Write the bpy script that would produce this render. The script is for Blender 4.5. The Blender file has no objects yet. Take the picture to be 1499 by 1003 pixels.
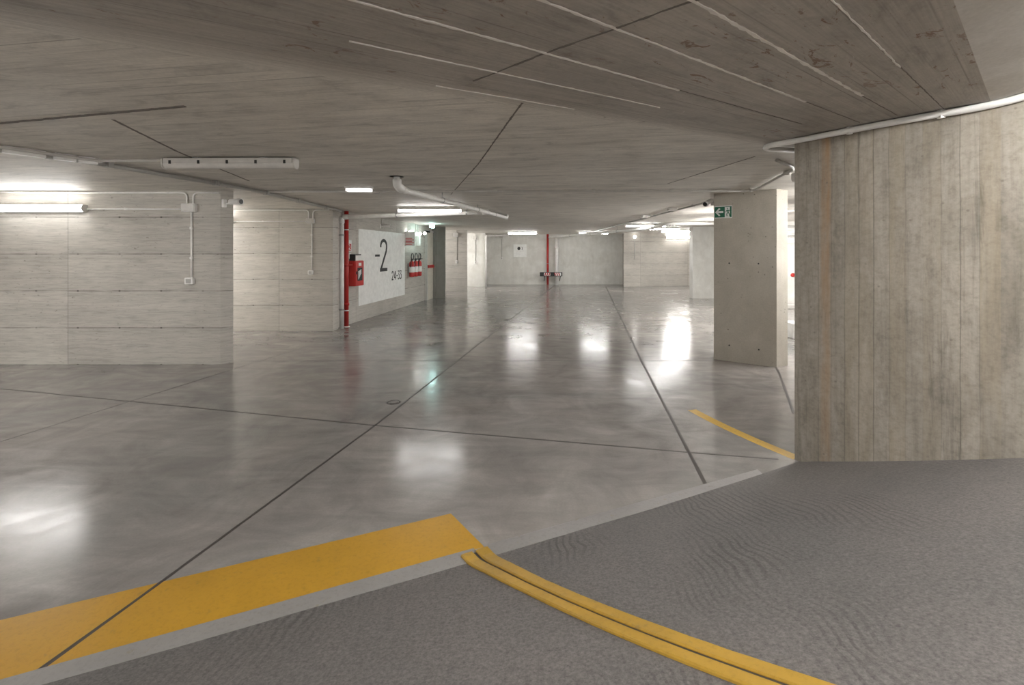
import bpy, bmesh, math, random
from mathutils import Vector, Matrix
random.seed(7)
SC = bpy.context.scene
COL = SC.collection
PI = math.pi
H = 2.55                      # ceiling height
CX, CY = 6.8, 6.2             # centre of the curved ramp (plan)
RW = 5.20                     # radius of the inner ramp wall
def pol(r, deg): a = math.radians(deg); return (CX + r*math.cos(a), CY + r*math.sin(a))
def ss(x): x = max(0, min(1, x)); return x*x*(3-2*x)

# ------------------------------------------------------------------ nodes
class NT:
    def __init__(s, name):
        s.m = bpy.data.materials.new(name); s.m.use_nodes = True
        s.t = s.m.node_tree; s.t.nodes.clear()
        s.out = s.t.nodes.new('ShaderNodeOutputMaterial')
        s.b = s.t.nodes.new('ShaderNodeBsdfPrincipled')
        s.t.links.new(s.b.outputs[0], s.out.inputs[0])
    def n(s, typ, **kw):
        x = s.t.nodes.new(typ)
        for k, v in kw.items(): setattr(x, k, v)
        return x
    def put(s, sock, v):
        if isinstance(v, bpy.types.NodeSocket): s.t.links.new(v, sock)
        elif v is not None: sock.default_value = v
    def math(s, op, a, b=None, c=None, clamp=False):
        x = s.n('ShaderNodeMath', operation=op, use_clamp=clamp)
        s.put(x.inputs[0], a); s.put(x.inputs[1], b)
        if c is not None: s.put(x.inputs[2], c)
        return x.outputs[0]
    def uv(s): return s.n('ShaderNodeTexCoord').outputs['UV']
    def obj(s): return s.n('ShaderNodeTexCoord').outputs['Object']
    def sep(s, v):
        x = s.n('ShaderNodeSeparateXYZ'); s.put(x.inputs[0], v); return x.outputs
    def comb(s, a, b, c=0.0):
        x = s.n('ShaderNodeCombineXYZ')
        for i, v in enumerate((a, b, c)): s.put(x.inputs[i], v)
        return x.outputs[0]
    def noise(s, vec, scale=1.0, detail=4.0, rough=.55, dist=0.0, mul=None):
        if mul:
            mp = s.n('ShaderNodeMapping'); s.put(mp.inputs['Vector'], vec); mp.inputs['Scale'].default_value = mul; vec = mp.outputs[0]
        x = s.n('ShaderNodeTexNoise'); s.put(x.inputs['Vector'], vec)
        x.inputs['Scale'].default_value = scale; x.inputs['Detail'].default_value = detail
        x.inputs['Roughness'].default_value = rough; x.inputs['Distortion'].default_value = dist
        return x.outputs[0]
    def white(s, a, b=0.0):
        x = s.n('ShaderNodeTexWhiteNoise', noise_dimensions='2D'); s.put(x.inputs['Vector'], s.comb(a, b)); return x.outputs[0]
    def ramp(s, f, *st):
        x = s.n('ShaderNodeValToRGB'); s.put(x.inputs[0], f)
        e = x.color_ramp.elements
        while len(e) < len(st): e.new(.5)
        for i, (p, c) in enumerate(st):
            e[i].position = p; e[i].color = (c, c, c, 1) if isinstance(c, (int, float)) else (*c, 1)
        return x.outputs[0]
    def mix(s, f, a, b, mode='MIX'):
        x = s.n('ShaderNodeMix', data_type='RGBA', blend_type=mode)
        s.put(x.inputs[0], f)
        for i, v in ((6, a), (7, b)): s.put(x.inputs[i], (*v, 1) if isinstance(v, tuple) and len(v) == 3 else v)
        return x.outputs[2]
    def rng(s, v, a, b, c, d):
        x = s.n('ShaderNodeMapRange'); s.put(x.inputs[0], v)
        for i, q in enumerate((a, b, c, d)): x.inputs[i+1].default_value = q
        return x.outputs[0]
    def bump(s, h, strength=.3, dist=.01):
        x = s.n('ShaderNodeBump'); s.put(x.inputs['Height'], h)
        x.inputs['Strength'].default_value = strength; x.inputs['Distance'].default_value = dist
        s.put(s.b.inputs['Normal'], x.outputs[0])
    def band(s, v, period, off, half):
        """1 on thin lines repeated every period along v"""
        f = s.math('FRACT', s.math('DIVIDE', s.math('ADD', v, off), period))
        d = s.math('MULTIPLY', s.math('SUBTRACT', .5, s.math('ABSOLUTE', s.math('SUBTRACT', f, .5))), period)
        return s.rng(d, half*.5, half*1.5, 1, 0)

def plain(name, col, rough=.5, metal=0, spec=.5):
    k = NT(name); o = k.obj()
    v = k.noise(o, 9, 3)
    c = k.mix(1, tuple(col), k.ramp(v, (.3, .9), (.7, 1.06)), 'MULTIPLY')
    k.put(k.b.inputs['Base Color'], c); k.b.inputs['Roughness'].default_value = rough
    k.b.inputs['Metallic'].default_value = metal; k.b.inputs['Specular IOR Level'].default_value = spec
    return k.m
def glow(name, col, st):
    k = NT(name); k.b.inputs['Base Color'].default_value = (.9, .9, .9, 1)
    k.b.inputs['Emission Color'].default_value = (*col, 1); k.b.inputs['Emission Strength'].default_value = st
    return k.m

def mul(k, c, f): return k.mix(1, c, f, 'MULTIPLY')

def board_concrete(name, base, panel=.54, length=2.45, loff=0.0, amt=1.0, spec=.25):
    """horizontal board-marked concrete, UV in metres"""
    k = NT(name); uv = k.uv(); u, v, _ = k.sep(uv)
    st = k.noise(uv, 1, 7, .72, .35, (2.4, 24, 1))
    st2 = k.noise(uv, 1, 4, .65, 0, (4, 80, 1))
    bl = k.noise(uv, .8, 5, .6, .5)
    row = k.math('FLOOR', k.math('DIVIDE', v, panel)); colm = k.math('FLOOR', k.math('DIVIDE', k.math('ADD', u, loff), length))
    tint = k.white(row, colm)
    brd = k.white(k.math('FLOOR', k.math('DIVIDE', v, .09)), colm)
    c = mul(k, base, k.ramp(st, (.28, 1-.34*amt), (.5, 1.0), (.75, 1+.13*amt)))
    c = mul(k, c, k.ramp(st2, (.36, 1-.2*amt), (.55, 1.0)))
    c = mul(k, c, k.ramp(bl, (.3, (.86, .85, .84)), (.7, (1.06, 1.06, 1.05))))
    c = mul(k, c, k.ramp(tint, (0, (.93, .925, .92)), (1, (1.05, 1.05, 1.045))))
    c = mul(k, c, k.ramp(brd, (0, 1-.1*amt), (1, 1+.06*amt)))
    pit = k.rng(k.noise(uv, 1, 5, .75, .2, (11, 26, 1)), .33, .40, 1, 0)
    c = k.mix(k.math('MULTIPLY', pit, k.rng(bl, .4, .6, .75, .25)), c, (.17, .155, .135))
    lt = k.rng(k.noise(uv, 1, 5, .7, .2, (5, 22, 1)), .62, .72, 0, .35); c = k.mix(lt, c, (.62, .61, .585))
    hl = k.band(v, panel, 0, .006); vl = k.band(u, length, loff, .006)
    brk = k.ramp(k.noise(uv, 3, 3), (.35, .2), (.6, 1))
    hl = k.math('MULTIPLY', hl, brk)
    ln = k.math('MAXIMUM', hl, k.math('MULTIPLY', vl, .55))
    du = k.math('MULTIPLY', k.math('SUBTRACT', k.math('FRACT', k.math('DIVIDE', u, .61)), .5), .61)
    dv = k.math('MULTIPLY', k.math('SUBTRACT', k.math('FRACT', k.math('ADD', k.math('DIVIDE', v, panel), .5)), .5), panel)
    d = k.math('SQRT', k.math('ADD', k.math('POWER', du, 2), k.math('POWER', k.math('MULTIPLY', dv, 1.5), 2)))
    hole = k.rng(d, .012, .02, 1, 0)
    c = k.mix(k.math('MULTIPLY', ln, .7), c, (.10, .09, .08))
    c = k.mix(k.math('MULTIPLY', k.math('MULTIPLY', hole, brk), .8), c, (.05, .045, .04))
    k.put(k.b.inputs['Base Color'], c); k.b.inputs['Roughness'].default_value = .8
    k.b.inputs['Specular IOR Level'].default_value = spec
    k.bump(k.math('SUBTRACT', k.math('MULTIPLY', st, .5), ln), .25, .006)
    return k.m

def vertical_concrete(name, base):
    """the ramp wall: upright boards, tan and grey stains, pores"""
    k = NT(name); uv = k.uv(); u, v, _ = k.sep(uv)
    wob = k.math('ADD', u, k.math('MULTIPLY', k.math('SUBTRACT', k.noise(uv, 1, 2, .5, 0, (1, 2.5, 1)), .5), .015))
    b = k.math('FLOOR', k.math('DIVIDE', wob, .088))
    w = k.white(b, 3.0); w2 = k.white(b, 9.0)
    st = k.noise(uv, 1, 6, .65, .15, (26, 1.3, 1)); st2 = k.noise(uv, 1, 5, .6, .4, (9, .9, 1))
    sc = k.noise(uv, 1, 6, .72, .3, (8, 2.2, 1)); fine = k.noise(uv, 60, 3)
    c = mul(k, base, k.ramp(w, (0, .90), (.5, .99), (1, 1.07)))
    c = mul(k, c, k.ramp(k.noise(uv, 1, 6, .6, .8, (2.6, 1.0, 1)), (.32, (.74, .73, .70)), (.5, (1, 1, 1)), (.7, (1.13, 1.12, 1.12))))
    c = mul(k, c, k.ramp(k.noise(uv, 22, 5, .7), (.32, .8), (.5, 1), (.7, 1.1)))
    c = k.mix(k.math('MULTIPLY', k.rng(w2, .72, .95, 0, .45), k.rng(st2, .35, .65, .1, 1)), c, (.30, .245, .165))
    c = mul(k, c, k.ramp(st, (.28, .8), (.5, 1), (.72, 1.1)))
    c = mul(k, c, k.ramp(sc, (.33, .80), (.46, 1), (.75, 1.05)))
    c = mul(k, c, k.ramp(fine, (.3, .93), (.7, 1.05)))
    dr = k.noise(uv, 1, 5, .7, .6, (11, .55, 1)); c = mul(k, c, k.ramp(dr, (.32, .70), (.42, 1.0)))
    # a rust-brown run near the corner
    run = k.math('MULTIPLY', k.rng(k.math('ABSOLUTE', k.math('SUBTRACT', wob, .225)), .02, .045, 1, 0), k.rng(k.noise(uv, 1, 4, .6, 0, (14, 1.6, 1)), .35, .6, .15, .9))
    c = k.mix(k.math('MULTIPLY', run, k.rng(v, .3, 2.4, .45, .8)), c, (.34, .2, .10))
    ln = k.math('MULTIPLY', k.band(wob, .088, 0, .0025), k.rng(w, .3, .8, 0, .5))
    c = k.mix(ln, c, (.12, .11, .095))
    vo = k.n('ShaderNodeTexVoronoi'); k.put(vo.inputs['Vector'], uv); vo.inputs['Scale'].default_value = 9
    c = k.mix(k.math('MULTIPLY', k.rng(vo.outputs['Distance'], .035, .09, 1, 0), .6), c, (.15, .13, .11))
    k.put(k.b.inputs['Base Color'], c); k.b.inputs['Roughness'].default_value = .82
    k.b.inputs['Specular IOR Level'].default_value = .2
    k.bump(k.math('ADD', k.math('MULTIPLY', st, .6), k.math('SUBTRACT', sc, ln)), .35, .006)
    return k.m

def smooth_concrete(name, base, pores=True, spec=.25):
    k = NT(name); uv = k.uv()
    a = k.noise(uv, 2.0, 6, .65, .6); b = k.noise(uv, 1, 5, .6, .3, (6, 1.6, 1)); f = k.noise(uv, 55, 3)
    c = mul(k, base, k.ramp(a, (.3, (.86, .845, .81)), (.7, (1.07, 1.07, 1.06))))
    c = mul(k, c, k.ramp(b, (.3, .93), (.7, 1.03))); c = mul(k, c, k.ramp(f, (.3, .93), (.7, 1.05)))
    if pores:
        vo = k.n('ShaderNodeTexVoronoi'); k.put(vo.inputs['Vector'], uv); vo.inputs['Scale'].default_value = 13
        sel = k.rng(k.noise(uv, 2.2, 2), .48, .6, 0, 1)
        c = k.mix(k.math('MULTIPLY', k.math('MULTIPLY', k.rng(vo.outputs['Distance'], .07, .16, 1, 0), sel), .8), c, (.12, .1, .08))
    k.put(k.b.inputs['Base Color'], c); k.b.inputs['Roughness'].default_value = .75
    k.b.inputs['Specular IOR Level'].default_value = spec
    k.bump(a, .1, .01)
    return k.m

def ceiling_mat():
    k = NT('ceiling concrete'); o = k.obj(); x, y, _ = k.sep(o)
    dx = k.math('SUBTRACT', x, CX); dy = k.math('SUBTRACT', y, CY)
    th = k.math('ARCTAN2', k.math('MULTIPLY', dy, -1), k.math('MULTIPLY', dx, -1))   # 0 at 180 degrees
    r = k.math('SQRT', k.math('ADD', k.math('POWER', dx, 2), k.math('POWER', dy, 2)))
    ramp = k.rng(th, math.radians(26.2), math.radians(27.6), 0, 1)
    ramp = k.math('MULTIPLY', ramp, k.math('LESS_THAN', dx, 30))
    pu = k.comb(r, k.math('MULTIPLY', th, 7.0))                       # radial boards over the ramp
    a = math.radians(-9)
    lu = k.comb(k.math('SUBTRACT', k.math('MULTIPLY', x, math.cos(a)), k.math('MULTIPLY', y, -math.sin(a))),
                k.math('ADD', k.math('MULTIPLY', x, -math.sin(a)), k.math('MULTIPLY', y, math.cos(a))))
    mx = k.n('ShaderNodeMix', data_type='VECTOR'); k.put(mx.inputs[0], ramp); k.put(mx.inputs[4], lu); k.put(mx.inputs[5], pu)
    vec = mx.outputs[1]; u, v, _ = k.sep(vec)
    st = k.noise(vec, 1, 7, .68, .25, (.8, 24, 1)); st2 = k.noise(vec, 1, 4, .6, 0, (2, 85, 1)); bl = k.noise(o, .55, 6, .62, .6)
    brd = k.white(k.math('FLOOR', k.math('DIVIDE', v, .11)), 2.0)
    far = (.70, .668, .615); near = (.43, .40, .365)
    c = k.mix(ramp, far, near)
    c = mul(k, c, k.ramp(st, (.3, .89), (.5, 1), (.74, 1.07)))
    c = mul(k, c, k.ramp(st2, (.36, .88), (.58, 1.02)))
    c = mul(k, c, k.ramp(bl, (.3, .84), (.7, 1.1)))
    md = k.noise(vec, 1, 6, .7, .6, (2.6, 7, 1)); c = mul(k, c, k.ramp(md, (.33, .76), (.48, 1), (.7, 1.12)))
    c = mul(k, c, k.ramp(k.noise(o, 40, 4, .7), (.3, .92), (.7, 1.06)))
    c = mul(k, c, k.ramp(brd, (0, .93), (1, 1.05)))
    ln = k.math('MULTIPLY', k.band(v, .11, 0, .003), k.rng(k.noise(vec, 1, 3, .5, 0, (.7, 6, 1)), .45, .65, 0, .6))
    c = k.mix(ln, c, (.13, .115, .1))
    # rusty streaks over the ramp, pale efflorescence specks
    rs = k.noise(vec, 1, 5, .7, 1.2, (6, 15, 1)); rz = k.noise(o, 1.1, 3)
    rust = k.math('MULTIPLY', k.math('MULTIPLY', k.rng(rs, .60, .64, 0, .75), k.rng(rz, .42, .58, 0, 1)), ramp)
    c = k.mix(rust, c, (.17, .085, .04))
    eff = k.math('MULTIPLY', k.rng(k.noise(vec, 1, 6, .75, .8, (9, 16, 1)), .66, .70, 0, .7), ramp)
    c = k.mix(eff, c, (.58, .56, .53))
    k.put(k.b.inputs['Base Color'], c); k.b.inputs['Roughness'].default_value = .58
    k.b.inputs['Specular IOR Level'].default_value = .35
    k.bump(k.math('ADD', k.math('MULTIPLY', st, .8), k.math('SUBTRACT', k.math('MULTIPLY', st2, .4), ln)), .3, .006)
    return k.m

def floor_mat():
    k = NT('polished concrete floor'); o = k.obj()
    a = k.noise(o, .45, 7, .6, .8); b = k.noise(o, 1.6, 6, .62, 1.5); s = k.noise(o, 1, 5, .6, 1.0, (1.2, 5, 1)); f = k.noise(o, 70, 3)
    c = mul(k, (.255, .243, .233), k.ramp(a, (.3, (.74, .775, .77)), (.5, (1, .98, .965)), (.72, (1.17, 1.11, 1.075))))
    c = mul(k, c, k.ramp(b, (.3, .80), (.7, 1.16))); c = mul(k, c, k.ramp(s, (.3, .85), (.7, 1.11))); c = mul(k, c, k.ramp(f, (.3, .95), (.7, 1.05)))
    k.put(k.b.inputs['Base Color'], c)
    rr = k.math('ADD', k.rng(b, .3, .7, .12, .24), k.rng(s, .35, .7, -.02, .04))
    k.put(k.b.inputs['Roughness'], rr); k.b.inputs['Specular IOR Level'].default_value = .5
    wv = k.noise(o, 1, 2, .5, .6, (1.6, 5, 1))
    k.bump(k.math('ADD', k.math('MULTIPLY', k.noise(o, 1.5, 1), .6), wv), .012, .02)
    return k.m

def ramp_mat(name='broomed concrete ramp', base=(.127, .119, .114)):
    k = NT(name); o = k.obj()
    a = k.noise(o, .7, 6, .6, .6); f = k.noise(o, 75, 4, .8); f2 = k.noise(o, 34, 4, .65)
    w = k.n('ShaderNodeTexWave', wave_type='BANDS', bands_direction='X'); k.put(w.inputs['Vector'], o)
    w.inputs['Scale'].default_value = 8; w.inputs['Distortion'].default_value = 17; w.inputs['Detail'].default_value = 1.5; w.inputs['Detail Scale'].default_value = .32
    sw = k.math('MULTIPLY', k.rng(w.outputs['Fac'], .55, .9, 0, 1), k.rng(k.noise(o, 1.1, 2), .47, .66, .0, .9))
    c = mul(k, base, k.ramp(a, (.3, (.80, .82, .82)), (.7, (1.18, 1.15, 1.13))))
    c = mul(k, c, k.ramp(f, (.3, .55), (.68, 1.42))); c = mul(k, c, k.ramp(f2, (.3, .92), (.7, 1.07)))
    c = mul(k, c, k.ramp(sw, (.0, 1.02), (.7, .74)))
    k.put(k.b.inputs['Base Color'], c); k.b.inputs['Roughness'].default_value = .62
    k.b.inputs['Specular IOR Level'].default_value = .4
    k.bump(k.math('ADD', k.math('MULTIPLY', f2, .25), k.math('ADD', k.math('MULTIPLY', sw, .8), k.math('MULTIPLY', f, .4))), .4, .005)
    return k.m

def paint_mat(name, base, rough):
    k = NT(name); o = k.obj()
    a = k.noise(o, 2.2, 6, .6, .5); f = k.noise(o, 45, 4, .7)
    c = mul(k, base, k.ramp(a, (.3, .86), (.7, 1.07)))
    c = mul(k, c, k.ramp(f, (.28, .82), (.5, 1.0)))
    c = k.mix(k.rng(k.noise(o, 17, 6, .75), .60, .68, 0, .45), c, (.2, .15, .07))
    k.put(k.b.inputs['Base Color'], c); k.b.inputs['Roughness'].default_value = rough
    k.bump(k.math('ADD', f, a), .1, .004)
    return k.m

BASE = (.51, .488, .452)
M = dict(
    wall=board_concrete('board marked concrete', BASE, loff=-.15, amt=.72),
    wall_far=board_concrete('pale board marked concrete', (.52, .50, .465), loff=.4, amt=.6),
    vert=vertical_concrete('upright board concrete', (.318, .287, .246)),
    smooth=smooth_concrete('smooth column concrete', (.51, .478, .423)),
    smooth_far=smooth_concrete('smooth pale concrete', (.71, .71, .685), False),
    dark=smooth_concrete('dark pier concrete', (.27, .26, .245), False),
    white_wall=smooth_concrete('white rendered wall', (.78, .77, .76), False),
    ceil=ceiling_mat(), floor=floor_mat(), ramp=ramp_mat(), strip=paint_mat('pale threshold screed', (.262, .251, .243), .36),
    drain_cover=plain('worn drain cover', (.16, .15, .14), .35), joint=plain('joint sealant', (.055, .048, .043), .5), seam=plain('lime seam', (.78, .76, .72), .8), cjoint=plain('dark seam', (.17, .152, .135), .8),
    yellow=paint_mat('yellow floor paint', (.47, .257, .026), .3), yellow_arc=paint_mat('brightly lit yellow paint', (.62, .38, .05), .4), yellow2=paint_mat('yellow kerb paint', (.42, .25, .035), .42),  # arc yellow is lightened for the brighter light falling there
    white=plain('white plastic', (.84, .83, .81), .35), pvc=plain('white pvc', (.80, .79, .76), .35), grey=plain('grey conduit', (.42, .41, .39), .4),
    pale=plain('pale grey plastic', (.58, .56, .53), .4), lens=plain('clear lamp cover', (.66, .64, .61), .18), steel=plain('steel', (.45, .45, .45), .35, .9),
    red=plain('red enamel', (.50, .022, .018), .35), redp=plain('red pipe paint', (.42, .022, .018), .4), black=plain('black plastic', (.018, .018, .018), .4),
    glass=plain('dark glass', (.03, .035, .04), .06), poster=plain('white sign paint', (.86, .87, .85), .5), ink=plain('black sign ink', (.022, .022, .022), .6),
    green=plain('green sign', (.01, .13, .07), .4), signw=plain('sign white', (.80, .82, .80), .4), door=plain('cream door paint', (.66, .62, .54), .45),
    lamp=glow('lit lamp cover', (1, .98, .955), 12), lamp_far=glow('bright lit lamp cover', (1, .98, .955), 23), lamp_unseen=glow('unseen lamp cover', (1, .98, .95), 70), dim=glow('dim emergency cover', (1, .98, .95), .35), dome=glow('lit bulb', (1, .97, .93), 7), exit=glow('lit exit sign', (.62, 1, .95), 11),
)

# ------------------------------------------------------------------ mesh tools
def newbm(): return bmesh.new()
def box(bm, lo, hi, mat=None, bev=0):
    vs = [bm.verts.new((x, y, z)) for x in (lo[0], hi[0]) for y in (lo[1], hi[1]) for z in (lo[2], hi[2])]
    fs = [bm.faces.new([vs[i] for i in q]) for q in ((0, 1, 3, 2), (4, 6, 7, 5), (0, 4, 5, 1), (2, 3, 7, 6), (0, 2, 6, 4), (1, 5, 7, 3))]
    if bev:
        es = {e for f in fs for e in f.edges}
        r = bmesh.ops.bevel(bm, geom=list(es), offset=bev, segments=2, affect='EDGES', profile=.5)
        vs = list({v for v in r['verts']} | {v for v in vs if v.is_valid})
    if mat is not None: bmesh.ops.transform(bm, matrix=mat, verts=[v for v in vs if v.is_valid])
    return bm
def tube(bm, pts, r, seg=12, fillet=0.0):
    P = [Vector(p) for p in pts]
    if fillet and len(P) > 2:
        Q = [P[0]]
        for i in range(1, len(P)-1):
            a, b, c = P[i-1], P[i], P[i+1]
            d1 = (a-b).normalized(); d2 = (c-b).normalized()
            L = min(fillet, (a-b).length*.45, (c-b).length*.45)
            for t in (0, .2, .4, .6, .8, 1):
                p0, p2 = b+d1*L, b+d2*L
                Q.append((1-t)**2*p0 + 2*t*(1-t)*b + t*t*p2)
        Q.append(P[-1]); P = Q
    T = [(P[min(i+1, len(P)-1)]-P[max(i-1, 0)]).normalized() for i in range(len(P))]
    n = T[0].orthogonal().normalized(); rings = []
    for i, p in enumerate(P):
        n = (n - T[i]*n.dot(T[i])).normalized(); bn = T[i].cross(n)
        rr = r[i] if isinstance(r, (list, tuple)) else r
        rings.append([bm.verts.new(p + rr*(math.cos(2*PI*j/seg)*n + math.sin(2*PI*j/seg)*bn)) for j in range(seg)])
    for a, b in zip(rings, rings[1:]):
        for j in range(seg):
            f = bm.faces.new((a[j], a[(j+1) % seg], b[(j+1) % seg], b[j])); f.smooth = True
    bm.faces.new(rings[0][::-1]); bm.faces.new(rings[-1])
    return bm
def lathe(bm, prof, org, axis, seg=20):
    """profile of (radius, height) turned about an axis through org"""
    ax = Vector(axis).normalized(); n = ax.orthogonal().normalized(); b = ax.cross(n); o = Vector(org); rings = []
    for r, h in prof:
        rings.append([bm.verts.new(o + ax*h + r*(math.cos(2*PI*j/seg)*n + math.sin(2*PI*j/seg)*b)) for j in range(seg)])
    for p, q in zip(rings, rings[1:]):
        for j in range(seg):
            f = bm.faces.new((p[j], p[(j+1) % seg], q[(j+1) % seg], q[j])); f.smooth = True
    bm.faces.new(rings[0][::-1]); bm.faces.new(rings[-1])
    return bm
def prism(bm, poly, f, t0, t1):
    """outline poly in plane coordinates, f(u, v, t) -> point, between depths t0 and t1"""
    A = [bm.verts.new(f(u, v, t0)) for u, v in poly]; B = [bm.verts.new(f(u, v, t1)) for u, v in poly]
    bm.faces.new(A[::-1]); bm.faces.new(B)
    for i in range(len(poly)):
        j = (i+1) % len(poly); bm.faces.new((A[i], A[j], B[j], B[i]))
    return bm
def stroke(bm, pts, w, f, t0, t1):
    """flat-ended ribbon of width w along pts"""
    P = [Vector(p) for p in pts]; L = []; R = []
    for i, p in enumerate(P):
        a = P[max(i-1, 0)]; b = P[min(i+1, len(P)-1)]; d = (b-a).normalized(); n = Vector((-d.y, d.x))
        ww = w[i] if isinstance(w, (list, tuple)) else w
        L.append(p+n*ww/2); R.append(p-n*ww/2)
    for i in range(len(P)-1):
        prism(bm, [tuple(L[i]), tuple(L[i+1]), tuple(R[i+1]), tuple(R[i])], f, t0, t1)
    return bm
def link(name, bm, mat, parent=None, uvs=None):
    bmesh.ops.remove_doubles(bm, verts=bm.verts, dist=1e-5)
    bmesh.ops.recalc_face_normals(bm, faces=bm.faces)
    me = bpy.data.meshes.new(name); bm.to_mesh(me); bm.free()
    me.materials.append(M[mat] if isinstance(mat, str) else mat)
    o = bpy.data.objects.new(name, me); COL.objects.link(o)
    if parent is not None: o.parent = parent
    return o
def tag(o, label=None, cat=None, group=None, kind=None):
    if label: o['label'] = label
    if cat: o['category'] = cat
    if group: o['group'] = group
    if kind: o['kind'] = kind
    return o
def thing(name, label, cat, loc=(0, 0, 0), rot=(0, 0, 0), group=None):
    o = bpy.data.objects.new(name, None); COL.objects.link(o); o.empty_display_size = .1
    o.location = loc; o.rotation_euler = rot
    return tag(o, label, cat, group)
def dup(root, loc, rot, label, group=None):
    r = root.copy(); COL.objects.link(r); r.location = loc; r.rotation_euler = rot; r['label'] = label
    if group: r['group'] = group
    for ch in list(root.children):
        c = ch.copy(); COL.objects.link(c); c.parent = r
        for g in list(ch.children):
            d = g.copy(); COL.objects.link(d); d.parent = c
    return r

# ------------------------------------------------------------------ setting
def wall(name, pts, mat, z0=0.0, z1=H, label=None, u0=0.0):
    """upright prism on a plan outline with UVs in metres (u along the outline, v up)"""
    bm = newbm(); uvl = bm.loops.layers.uv.new('UVMap'); u = u0; n = len(pts)
    for i in range(n):
        a, b = pts[i], pts[(i+1) % n]; L = math.hypot(b[0]-a[0], b[1]-a[1])
        za = z1(a) if callable(z1) else z1; zb = z1(b) if callable(z1) else z1
        vs = [bm.verts.new((*a, z0)), bm.verts.new((*b, z0)), bm.verts.new((*b, zb)), bm.verts.new((*a, za))]
        f = bm.faces.new(vs)
        for lp, q in zip(f.loops, ((u, z0), (u+L, z0), (u+L, zb), (u, za))): lp[uvl].uv = q
        u += L
    for z, rev in ((z0, True), (z1, False)):
        vs = [bm.verts.new((*p, z(p) if callable(z) else z)) for p in pts]
        f = bm.faces.new(vs[::-1] if rev else vs)
        for lp in f.loops: lp[uvl].uv = lp.vert.co.xy
    o = link(name, bm, mat); tag(o, label, None, None, 'structure'); return o

def hinge(r): return 208.04 + .45*(7.9-r)
def ramp_z(r, th):
    d = th - hinge(r)
    return 0 if d <= 0 else .0345*(d if d > 1.2 else d*ss(.5+.5*d/1.2))
def ceil_z(th):
    d = max(0, th-221); return H + .012*d + .0008*d*d
TH1 = 285.0

# floor and its joints
bm = newbm(); box(bm, (-9, -8, -.2), (10.5, 24.5, 0)); floor = link('floor', bm, 'floor'); tag(floor, None, None, None, 'structure')
def joint(pts, w):
    b = newbm(); f = lambda u, v, t: (u, v, t)
    stroke(b, pts, w, f, -.002, .0012); link('expansion_joint', b, 'joint', floor)
joint([(-1.88, 1.74), (-1.754, 2.32), (-1.302, 4.42), (-.09, 11.1), (2.10, 22.9)], [.014, .019, .021, .023, .035])
joint([(1.37, 3.27), (1.95, 6.97), (4.45, 22)], [.028, .032, .045])
joint([(-7.6, 5.95), (-6.18, 5.61), (-1.302, 4.42), (1.62, 3.79), (2.12, 3.70)], .018)
joint([(-4.9, 1.6), (-4.448, 4.04), (-4.06, 5.87), (-3.93, 6.52), (-3.1, 10.4)], .010)
joint([(-4.1, 7.03), (3.0, 7.06)], .012)
joint([(-2.0, 11.35), (-.06, 11.25)], .016)
joint([(3.75, 6.6), (3.66, 6.375), (2.88, 4.75)], .03)

# ramp: a helicoid round the core, hinged on a radial line
def helic(bm, r0, r1, nr, t0, t1, nt, zf, drop=None):
    g = []
    for i in range(nr+1):
        r = r0+(r1-r0)*i/nr; row = []
        for j in range(nt+1):
            a = t0(r) if callable(t0) else t0
            th = a + (t1-a)*(j/nt)**1.5; row.append(bm.verts.new((*pol(r, th), zf(r, th))))
        g.append(row)
    for i in range(nr):
        for j in range(nt): 
            f = bm.faces.new((g[i][j], g[i+1][j], g[i+1][j+1], g[i][j+1])); f.smooth = True
    return g
bm = newbm(); helic(bm, RW-.02, 10.82, 14, hinge, TH1, 90, lambda r, t: ramp_z(r, t)+.002)
tag(link('ramp_floor', bm, 'ramp'), 'rough brushed concrete ramp climbing to the right foreground', None, None, 'structure')

# pale threshold strip at the foot of the ramp, cut by the kerb
sU = lambda x: 2.68+.452*x; sL = lambda x: 2.57+.455*x
def strip_part(x0, x1):
    b = newbm(); n = 10
    pts = [(x0+(x1-x0)*i/n, sL(x0+(x1-x0)*i/n)) for i in range(n+1)] + [(x0+(x1-x0)*i/n, sU(x0+(x1-x0)*i/n)) for i in range(n, -1, -1)]
    prism(b, pts, lambda u, v, t: (u, v, t), -.01, .003); return b
tag(link('threshold_strip', strip_part(-2.6, -.21), 'strip'), 'pale screed strip between the wide yellow band and the ramp', None, None, 'structure')
tag(link('threshold_strip', strip_part(-.13, 1.86), 'strip'), 'pale screed strip running right from the yellow kerb to the ramp wall', None, None, 'structure')

# ceiling: flat slab with the rising ramp sector let into it
bm = newbm()
def loop(pts):
    vs = [bm.verts.new((*p, H)) for p in pts]
    return [bm.edges.new((vs[i], vs[(i+1) % len(vs)])) for i in range(len(vs))]
NA = 48; ang = [221+(TH1-221)*i/NA for i in range(NA+1)]
es = loop([(-9, -8), (10.5, -8), (10.5, 24.5), (-9, 24.5)])
es += loop([pol(RW-.02, a) for a in ang] + [pol(10.82, a) for a in ang[::-1]])
bmesh.ops.triangle_fill(bm, edges=es, use_beauty=True, normal=(0, 0, -1))
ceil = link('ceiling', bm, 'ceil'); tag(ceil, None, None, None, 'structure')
bm = newbm(); helic(bm, RW-.02, 10.82, 6, 221.0, TH1, NA, lambda r, t: ceil_z(t))
M['ceil2'] = smooth_concrete('ramp soffit concrete', (.60, .585, .57), False)
k = M['ceil2'].node_tree
for n in list(k.nodes):
    if n.type == 'TEX_COORD':
        for l in list(k.links):
            if l.from_node == n: k.links.new(n.outputs['Object'], l.to_socket)
tag(link('ceiling_ramp', bm, 'ceil2'), 'lighter sloping soffit above the ramp at top right', None, None, 'structure')
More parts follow.
